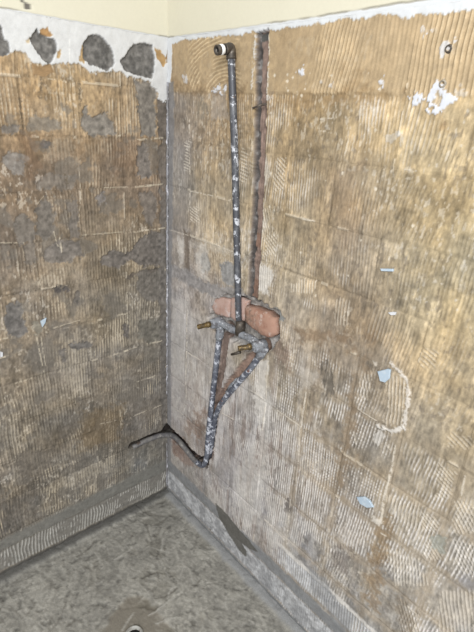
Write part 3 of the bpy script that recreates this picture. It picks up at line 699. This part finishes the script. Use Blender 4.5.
# painted plaster above the tiled height: white strip then cream coat with a cracked edge
def plaster(length, side, seam, parent, chips):
    us = np.linspace(0, length, int(length / 0.008)); zs = np.concatenate([np.linspace(1.824, 1.86, 24), np.linspace(1.86, TOPZ, 60)[1:]])
    U, V = np.meshgrid(us, zs, indexing='ij')
    sd = np.interp(U, *seam)
    w = fbm(U, V, 50, 500, 3) - 0.5
    cream = sstep(-0.0012, 0.0012, V - sd + w * 0.004)
    h = 0.0035 + 0.0015 * cream + (fbm(U, V, 6, 510, 3) - 0.5) * 0.003
    c = np.array([208, 211, 214]) / 255 * (1 - cream[..., None]) + np.array([212, 208, 189]) / 255 * cream[..., None]
    crack = (1 - sstep(0.0008, 0.0024, np.abs(V - sd + w * 0.004))) * sstep(0.46, 0.54, fbm(U, V, 14, 520, 2))
    h -= 0.003 * crack
    c = c * (1 - 0.45 * crack[..., None]) + np.array([150, 145, 136]) / 255 * 0.45 * crack[..., None]
    for pts in chips:
        m = 1 - sstep(-0.001, 0.001, poly_sdf(U, V, pts) + w * 0.006)
        h -= 0.003 * m; c = c * (1 - m[..., None]) + np.array([108, 104, 98]) / 255 * m[..., None]
    P = np.stack([U, -h, V], -1) if side == 'R' else np.stack([h, -U, V], -1)
    C = lin(np.clip(c, 0, 1)) * AO_PAL
    if side == 'L': P, C = P[::-1], C[::-1]
    o = grid_mesh('painted_plaster', P, C, M_PLASTER, parent); o['label'] = 'cream painted plaster over a white edge strip'
    return o
seamR = [Rp(168,38), Rp(240,28), Rp(310,18), Rp(425,0)]
plaster(1.92, 'R', ([p[0] for p in seamR], [max(p[1], 1.8265) for p in seamR]), wall_r, [])
plaster(1.522, 'L', ([0, 0.3, 0.6], [1.8275, 1.8265, 1.8265]), wall_l, [[Lp(x, y) for x, y in [(23,4),(27,3),(30,6),(29,9),(25,9)]], [Lp(x, y) for x, y in [(20,0),(23,0),(25,3),(23,4)]]])

# white bead of old sealant and paint in the corner
cp = []
for k in range(120):
    zz = 0.03 + (1.70 - 0.03) * k / 119
    cp.append(Vector((0.004 + 0.0012 * math.sin(k * 1.7), -0.004 + 0.0012 * math.sin(k * 2.3), zz)))
cp = [p for p in cp if p.z > 0.52 or p.z < 0.28]
M_BEAD = spotted('old_sealant', S(142, 142, 147), [(18, 0.46, 0.1, S(116, 114, 114)), (60, 0.56, 0.08, S(196, 196, 203))], rough=0.7, bump=0.6)
for part in ([p for p in cp if p.z > 0.4], [p for p in cp if p.z < 0.4]):
    bm_obj('corner_sealant', tube(part, [0.0030 + 0.0020 * random.random() for _ in part], 8), M_BEAD, wall_r)

M_CAVSHADE = spotted('cavity_shade_mortar', S(46, 41, 38), [(40, 0.5, 0.2, S(60, 53, 48))], rough=0.95)  # near-black colour stands in for shade deep in the corner hole
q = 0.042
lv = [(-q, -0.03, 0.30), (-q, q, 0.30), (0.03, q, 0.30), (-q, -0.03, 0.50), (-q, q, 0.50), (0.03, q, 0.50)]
mesh_obj('chase_shade_lining', lv + [(x - 0.01 if x < 0 else x, y + 0.01 if y > 0 else y, z_) for x, y, z_ in lv],
         [(0, 1, 4, 3), (1, 2, 5, 4), (6, 9, 10, 7), (7, 10, 11, 8), (0, 3, 9, 6), (2, 8, 11, 5), (0, 6, 7, 1), (1, 7, 8, 2), (3, 4, 10, 9), (4, 5, 11, 10)], M_CAVSHADE, wall_r)

# =================================================================== FLOOR
DR = Fp(134, 634)
xs = np.concatenate([np.arange(0, 1.1, 0.0045), np.linspace(1.1, 1.92, 80)]); ys = np.concatenate([np.arange(0, 1.0, 0.0045), np.linspace(1.0, 1.522, 60)])
X, Y = np.meshgrid(xs, ys, indexing='ij')
n1 = fbm(X, Y, 5, 700, 4); n2 = fbm(X, Y, 22, 710, 5)
wx = X + (fbm(X, Y, 7, 720, 3) - 0.5) * 0.16; wy = Y + (fbm(X, Y, 7, 730, 3) - 0.5) * 0.16
swirl = fbm(wx, wy, 18, 740, 5, fy=60)                      # trowel drag marks
rD = np.hypot(X - DR[0], Y - DR[1])
h = (n1 - 0.5) * 0.006 + (n2 - 0.5) * 0.005 + (swirl - 0.5) * 0.0045
edge = np.minimum(X, Y)
fil = 1 - sstep(0.018, 0.040, edge + (n2 - 0.5) * 0.02)
h += fil * 0.010 - 0.004 * sstep(0.6, 0.1, rD)
dish = 1 - sstep(0.118, 0.130, rD + (n2 - 0.5) * 0.05 + 0.02 * np.sin(np.arctan2(Y - DR[1], X - DR[0]) * 3))
h = h * (1 - dish) + dish * (-0.009 + (n2 - 0.5) * 0.001)
c = np.array([144, 142, 135]) / 255 * (1 + (n1 - 0.5) * 0.22 + (n2 - 0.5) * 0.22 + (swirl - 0.5) * 0.14)[..., None]
lump = sstep(0.56, 0.60, fbm(wx, wy, 9, 750, 4, fy=24)) * sstep(0.5, 0.56, fbm(X, Y, 6, 760, 3))
c = c * (1 - 0.35 * lump[..., None]) + np.array([118, 115, 106]) / 255 * 0.35 * lump[..., None]; h -= 0.0025 * lump
fs = fbm(wx, wy, 60, 780, 3, fy=150) - 0.5; c = c * (1 + fs * 0.24 + (fbm(X, Y, 130, 790, 2) - 0.5) * 0.3)[..., None]; h += fs * 0.0018
pit = sstep(0.70, 0.74, fbm(X, Y, 60, 770, 2)); h -= pit * 0.002; c = c * (1 - 0.15 * pit[..., None])
c = c * (1 - dish[..., None]) + np.array([128, 123, 113]) / 255 * (1 + (n2 - 0.5) * 0.15)[..., None] * dish[..., None]
lite = np.clip(sstep(0.58, 0.66, swirl), 0, 1) * 0.28
c = c * (1 - lite[..., None]) + np.array([176, 174, 166]) / 255 * lite[..., None]
c = c * (1 - 0.55 * fil[..., None]) + np.array([122, 122, 120]) / 255 * 0.55 * fil[..., None]
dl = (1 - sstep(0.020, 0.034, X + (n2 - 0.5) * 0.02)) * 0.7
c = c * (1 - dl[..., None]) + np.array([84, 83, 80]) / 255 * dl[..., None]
dr2 = (1 - sstep(0.022, 0.036, Y + (n2 - 0.5) * 0.02)) * (1 - dl) * 0.7
c = c * (1 - dr2[..., None]) + np.array([150, 152, 154]) / 255 * dr2[..., None]
ring = sstep(0.098, 0.112, rD + (n2 - 0.5) * 0.06) * (1 - sstep(0.122, 0.136, rD + (n2 - 0.5) * 0.06)) * sstep(0.45, 0.55, fbm(X, Y, 12, 795, 2))
c = c * (1 - 0.6 * ring[..., None]) + np.array([104, 100, 90]) / 255 * 0.6 * ring[..., None]; h -= ring * 0.003
r3 = np.random.default_rng(12)
for k in range(150):                                   # trowel scratches and drag lines
    x0, y0 = r3.uniform(0.05, 1.05), r3.uniform(0.05, 0.95); a0 = r3.normal(0.9, 0.7) + (x0 - y0); L0 = r3.uniform(0.02, 0.11); cv = r3.normal(0, 7)
    ps = [(x0, y0)]
    for q_ in range(5):
        a0 += cv * L0 / 5; ps.append((ps[-1][0] + math.cos(a0) * L0 / 5, ps[-1][1] + math.sin(a0) * L0 / 5))
    pa = np.array(ps); i0, i1 = np.searchsorted(xs, [pa[:, 0].min() - 0.01, pa[:, 0].max() + 0.01]); j0, j1 = np.searchsorted(ys, [pa[:, 1].min() - 0.01, pa[:, 1].max() + 0.01])
    if i1 - i0 < 2 or j1 - j0 < 2: continue
    w_ = (slice(i0, i1), slice(j0, j1)); dd_, _ = line_dist(X[w_], Y[w_], ps)
    mk = (1 - sstep(0.0015, 0.0045, np.abs(dd_) + (n2[w_] - 0.5) * 0.006)) * r3.uniform(0.3, 0.8)
    lt = r3.random() < 0.55
    c[w_] = c[w_] * (1 - mk[..., None]) + np.array([172, 170, 163] if lt else [104, 101, 94]) / 255 * mk[..., None]; h[w_] += mk * (0.002 if lt else -0.003)
bore = rD < 0.024
h = np.where(bore, -0.08, h)
floor = grid_mesh('floor', np.stack([X, -Y, h], -1)[:, ::-1], (lin(np.clip(c, 0.02, 1)) * AO_PAL)[:, ::-1], M_FLOOR, None)
tag(floor, 'rough grey cement screed floor with trowel marks and a dished drain', 'floor', 'structure')

# =================================================================== OBJECTS
# --- shower riser
PO = 0.020                                               # pipe axis stands this far off the wall
top = R3(231, 51, PO); bot = R3(239.5, 326, 0.004)
rt = empty('shower_riser_pipe', bot)
tag(rt, 'tall dark paint-flecked riser pipe with an open elbow at its top', 'pipe')
pts = [top.lerp(bot, k / 24) + Vector((0.0025 * math.sin(k / 24 * math.pi * 1.6), 0, 0)) for k in range(25)]
bm_obj('pipe', tube(pts, 0.0105, 18), M_PIPE, rt)
dirn = (top - bot).normalized()
el = top + dirn * 0.006
nend_px = R3(214, 52.5, 0.075)
out = Vector((nend_px.x - el.x, nend_px.y - el.y, nend_px.z - el.z)); out = Vector((0, -0.06, -0.012))
elb = spline([el - dirn * 0.026, el - dirn * 0.008, el + Vector((0, -0.003, 0.001)), el + out.normalized() * 0.014, el + out.normalized() * 0.022], 5)
e = bm_obj('elbow', tube(elb, [0.0138] * 3 + [0.0132] * (len(elb) - 6) + [0.0138] * 3, 20), M_DARKF, rt)
st = el + out.normalized() * 0.019
nip = bm_obj('nipple', rev(st, st + out, [(0, 0.0112), (0.020, 0.0112), (0.021, 0.0128), (0.030, 0.0128), (0.031, 0.0120)], 24, (0.0080, 0.03)), M_DARKF, rt)
bm_obj('thread_tape', rev(st, st + out, [(0.009, 0.0120), (0.011, 0.0130), (0.016, 0.0133), (0.019, 0.0128), (0.0205, 0.0116)], 24), M_TAPE, rt)
bo = st + out.normalized() * 0.0305
bm_obj('bore', rev(bo - out.normalized() * 0.012, bo, [(0, 0.0079), (0.004, 0.0079)], 20), M_BORE, nip)

# --- valve rough-in in the broken-out hole
vz_l = R3(218, 322, 0.0); vz_r = R3(259, 346, 0.0)
va = empty('shower_valve_fitting', (vz_l + vz_r) / 2)
tag(va, 'mortar-crusted valve crosspiece with two brass outlets below the red brick', 'valve')
inn = 0.004
pl = R3(219, 322, inn); pr = R3(262, 345, inn); pm = R3(240, 331, inn)
bm_obj('crossbar', tube([pl.lerp(pr, k / 14) + Vector((0, 0.0015 * math.sin(k * 2.1), 0.001 * math.sin(k * 1.3))) for k in range(15)],
       [0.0125 + 0.0015 * math.sin(k * 1.9) for k in range(15)], 16), M_VALVE, va)
for nm, p in (('valve_socket', pl), ('valve_socket', pr)):
    o = Vector((0, -1, 0))
    bm_obj(nm, rev(p + Vector((0, 0.012, 0)), p + o, [(0, 0.012), (0.004, 0.019), (0.030, 0.0185), (0.036, 0.0165), (0.042, 0.0170), (0.046, 0.0135)], 22), M_VALVE, va)
bm_obj('riser_tee', tube([pm + Vector((0, 0, -0.016)), pm + Vector((0, 0, -0.012)), pm + Vector((0, 0, 0.012)), pm + Vector((-0.0005, 0, 0.034)), pm + Vector((-0.001, 0, 0.036))], [0.010, 0.0165, 0.016, 0.015, 0.012], 20), M_DARKF, va)
def outlet(p, dvec, L):
    q = p + dvec.normalized() * 0.030
    k = [(0, 0.0092), (0.006, 0.0092), (0.007, 0.0104), (0.015, 0.0104), (0.016, 0.0086)]
    t = 0.017
    while t < L:
        k += [(t, 0.0086), (t + 0.0012, 0.0077), (t + 0.0024, 0.0086)]; t += 0.0026
    k += [(t, 0.0079)]
    n = bm_obj('brass_outlet', rev(q, q + dvec, k, 20, (0.0054, 0.02)), M_BRASS, va)
    e_ = q + dvec.normalized() * t
    bm_obj('bore', rev(e_ - dvec.normalized() * 0.008, e_, [(0, 0.0053), (0.003, 0.0053)], 16), M_BORE, n)
outlet(pl, Vector((-0.012, -0.06, -0.004)), 0.046)
outlet(pr, Vector((-0.030, -0.06, -0.006)), 0.044)
bm_obj('valve_key', tube([R3(240, 352, 0.062), R3(236, 353.5, 0.066), R3(231.5, 354.5, 0.070)], [0.006, 0.0045, 0.004], 10), M_DARKF, va)

# --- two supply pipes
_d = (167.0 - 237.0) / F_PX * _right - (435.0 - 316.0) / F_PX * _up + _fwd      # the pipe rounds the corner 14 mm out on both walls
_t = (0.014 - CAM[0]) / _d[0]
CORNER = Vector(CAM + _d * _t)

sp = empty('water_supply_pipe', R3(205, 463, 0.0))
tag(sp, 'paint-flecked supply pipe dropping from the left outlet and bending round the corner', 'pipe', group='supply pipes in the wall chases')
A = spline([R3(220, 327, 0.004), R3(219, 340, 0.004), R3(215, 375, 0.004), R3(211, 410, 0.003), R3(208, 440, 0.003), R3(207, 455, 0.003), R3(203.5, 465, 0.004), R3(196, 461.5, 0.004), R3(188, 452, 0.001),
            R3(180, 442, 0.0), R3(172.5, 435.5, 0.0), CORNER, L3(160, 435.6, 0.006), L3(150, 439, 0.001), L3(141, 443, 0.0), L3(133, 447, -0.010)], 7)
nA = len(A)
bm_obj('pipe', tube(A[:int(nA * 0.47)], 0.0105, 16), M_PIPE2, sp)
bm_obj('bent_pipe', tube(A[int(nA * 0.47) - 1:], 0.0108, 16), M_PIPED, sp)
bm_obj('collar', tube([R3(220.5, 325, 0.004), R3(220.3, 328, 0.004), R3(219.4, 337, 0.004), R3(219, 340, 0.004)], [0.011, 0.0145, 0.0145, 0.011], 18), M_VALVE, sp)
sq = empty('water_supply_pipe', R3(210, 450, 0.0))
tag(sq, 'slanting supply pipe running down-left from the right outlet', 'pipe', group='supply pipes in the wall chases')
B = spline([R3(264, 349, 0.004), R3(258, 358, 0.004), R3(250, 369, 0.004), R3(238, 383, 0.003), R3(227, 396, 0.001), R3(219, 408, -0.003), R3(214.5, 424, -0.010), R3(212, 445, -0.014), R3(209, 458, -0.022)], 7)
bm_obj('pipe', tube(B, 0.0105, 16), M_PIPE2, sq)
bm_obj('collar', tube([R3(265.5, 347, 0.004), R3(264.5, 348.5, 0.004), R3(260, 355.5, 0.004), R3(258.6, 357.5, 0.004)], [0.011, 0.0145, 0.0145, 0.011], 18), M_VALVE, sq)

# --- bricks bared in the hole (belong to the wall)
def chunk(name, pxs, front, back, mat, bulge, parent, seed):
    r = random.Random(seed); bm = bmesh.new()
    pts = [R3(x, y, front) for x, y in pxs]
    # densify outline with small chips
    o = []
    for i, p in enumerate(pts):
        q = pts[(i + 1) % len(pts)]
        for k in range(4): o.append(p.lerp(q, k / 4) + Vector((r.uniform(-1, 1) * 0.0015, 0, r.uniform(-1, 1) * 0.0015)))
    c = sum(o, Vector()) / len(o)
    rings = []
    for s, dy in ((1.0, back + front), (1.0, 0.004), (0.93, -bulge * 0.45), (0.75, -bulge * 0.8), (0.45, -bulge), (0.2, -bulge * 1.02)):
        rings.append([bm.verts.new(Vector((c.x + (p.x - c.x) * s, p.y + dy + r.uniform(-1, 1) * 0.0012, c.z + (p.z - c.z) * s))) for p in o])
    n = len(o)
    for a, b in zip(rings[:-1], rings[1:]):
        for k in range(n): bm.faces.new((a[k], a[(k + 1) % n], b[(k + 1) % n], b[k]))
    bm.faces.new(rings[-1]); bm.faces.new(rings[0][::-1])
    return bm_obj(name, bm, mat, parent)
b1 = chunk('brick', [(246,306),(256,308),(268,313),(276,319),(277,334),(270,338),(262,335),(253,328),(245,321)], 0.004, 0.03, M_BRICK, 0.012, wall_r, 1); b1['label'] = 'rounded red brick end bared beside the riser'
b2 = chunk('brick', [(213,299),(222,297),(231,300),(230,310),(229,318),(221,316),(215,314),(211,306)], -0.008, 0.02, M_BRICKP, 0.003, wall_r, 2); b2['label'] = 'flat pinkish brick face left of the riser'
b3 = chunk('brick', [(231,298),(240,297),(248,301),(246,310),(245,322),(238,324),(230,317)], -0.005, 0.02, M_BRICKP, 0.004, wall_r, 3); b3['label'] = 'pink brick face behind the riser'

# --- tile scraps still stuck to the adhesive
def scrap(name, pxs, plane, t, mat, label, group=None):
    fn = R3 if plane == 'R' else L3
    a = [fn(x, y, 0.0) for x, y in pxs]; b = [fn(x, y, t) for x, y in pxs]
    nn = Vector((0, -1, 0)) if plane == 'R' else Vector((1, 0, 0))
    pa = a; c = sum(a, Vector()) / len(a)
    fr1 = [p + nn * (t - 0.0012) for p in pa]; fr2 = [c + (p - c) * 0.92 + nn * t for p in pa]
    n = len(a); v = pa + fr1 + fr2
    f = [tuple(range(n))[::-1], tuple(range(2 * n, 3 * n))]
    for k in range(n):
        k2 = (k + 1) % n
        f += [(k, k2, n + k2, n + k), (n + k, n + k2, 2 * n + k2, 2 * n + k)]
    o = mesh_obj(name, v, f, mat)
    tag(o, label, 'tile fragment', group=group)
    return o
G = 'tile scraps left on the walls'
scrap('tile_scrap', [(378.5,371),(388,368.5),(391.5,369),(390.5,378),(386,382),(381,380.5),(380,376)], 'R', 0.006, M_SCRAP, 'squarish pale blue tile scrap inside the white curved plaster ring', G)
scrap('tile_scrap', [(357.5,496.5),(365,496),(370.5,500),(374.5,506.5),(368,507),(361,503)], 'R', 0.006, M_SCRAP, 'long pale blue tile scrap low on the right, under the white joint line', G)
scrap('tile_scrap', [(381,268.3),(394,268.6),(394,271.2),(382,270.8)], 'R', 0.005, M_SCRAP, 'thin pale blue sliver of tile on the ribbed right wall', G)
scrap('tile_scrap', [(389,312.2),(393,311.5),(397,312),(396,314.6),(392,315)], 'R', 0.005, M_SCRAPW, 'tiny white tile chip below the blue sliver', G)
scrap('tile_scrap', [(40,321),(46,317.5),(45,322),(42,327)], 'L', 0.005, M_SCRAP, 'small pale blue tile scrap on the left wall beside a grey patch', G)
scrap('tile_scrap', [(0,351),(2.5,352),(2.5,356),(0,357)], 'L', 0.005, M_SCRAPW, 'white tile scrap at the left edge of the left wall', G)

# --- wall plugs
def plug(px, py, label, dark):
    c = R3(px, py, 0.0); o = empty('wall_plug', c); tag(o, label, 'wall plug')
    bm_obj('collar', rev(c + Vector((0, 0.01, 0)), c + Vector((0, -1, 0)), [(0, 0.0075), (0.013, 0.0078), (0.0155, 0.0066)], 16, (0.0042, 0.006)), M_PLUG if not dark else M_DARKF, o)
    bm_obj('bore', rev(c + Vector((0, 0.002, 0)), c + Vector((0, -1, 0)), [(0, 0.0042), (0.003, 0.0042)], 12), M_BORE, o)
plug(443.5, 84, 'round grey plug on top of the white plaster splash', False)
plug(449.5, 49, 'dark plug hole with a torn white rim near the top right', True)

# --- bent metal tie across the chase
wt_ = bm_obj('metal_tie', tube(spline([R3(253, 108, 0.004), R3(257, 106.5, 0.006), R3(262, 105, 0.006), R3(266, 104, 0.004)], 5), 0.0028, 8), M_WIRE)
tag(wt_, 'small bent metal tie lying across the upper vertical chase', 'metal tie')

# --- loose mortar splash lump on the slanted pipe
lp = chunk('mortar_lump', [(229,386),(236,378),(238,380),(234,388),(228,394),(225,392)], 0.002, 0.01, M_VALVE, 0.006, wall_r, 9)

# --- drain
c = Vector((DR[0], -DR[1], -0.012))
dr = empty('floor_drain', c)
tag(dr, 'short open grey plastic drain pipe set in the screed', 'drain')
rim = bm_obj('drain_pipe', rev(c + Vector((0, 0, -0.05)), c + Vector((0, 0, 1)), [(0, 0.030), (0.060, 0.030), (0.063, 0.0288)], 36, (0.0255, 0.05)), M_PVC, dr)
bm_obj('drain_bore', rev(c + Vector((0, 0, -0.048)), c + Vector((0, 0, 1)), [(0, 0.0253), (0.044, 0.0253)], 28), M_BORE, dr)
bm_obj('drain_plug', rev(c + Vector((0.004, -0.002, -0.028)), c + Vector((0.004, -0.002, 1)), [(0, 0.011), (0.026, 0.011), (0.030, 0.008)], 20), M_PLUG, dr)
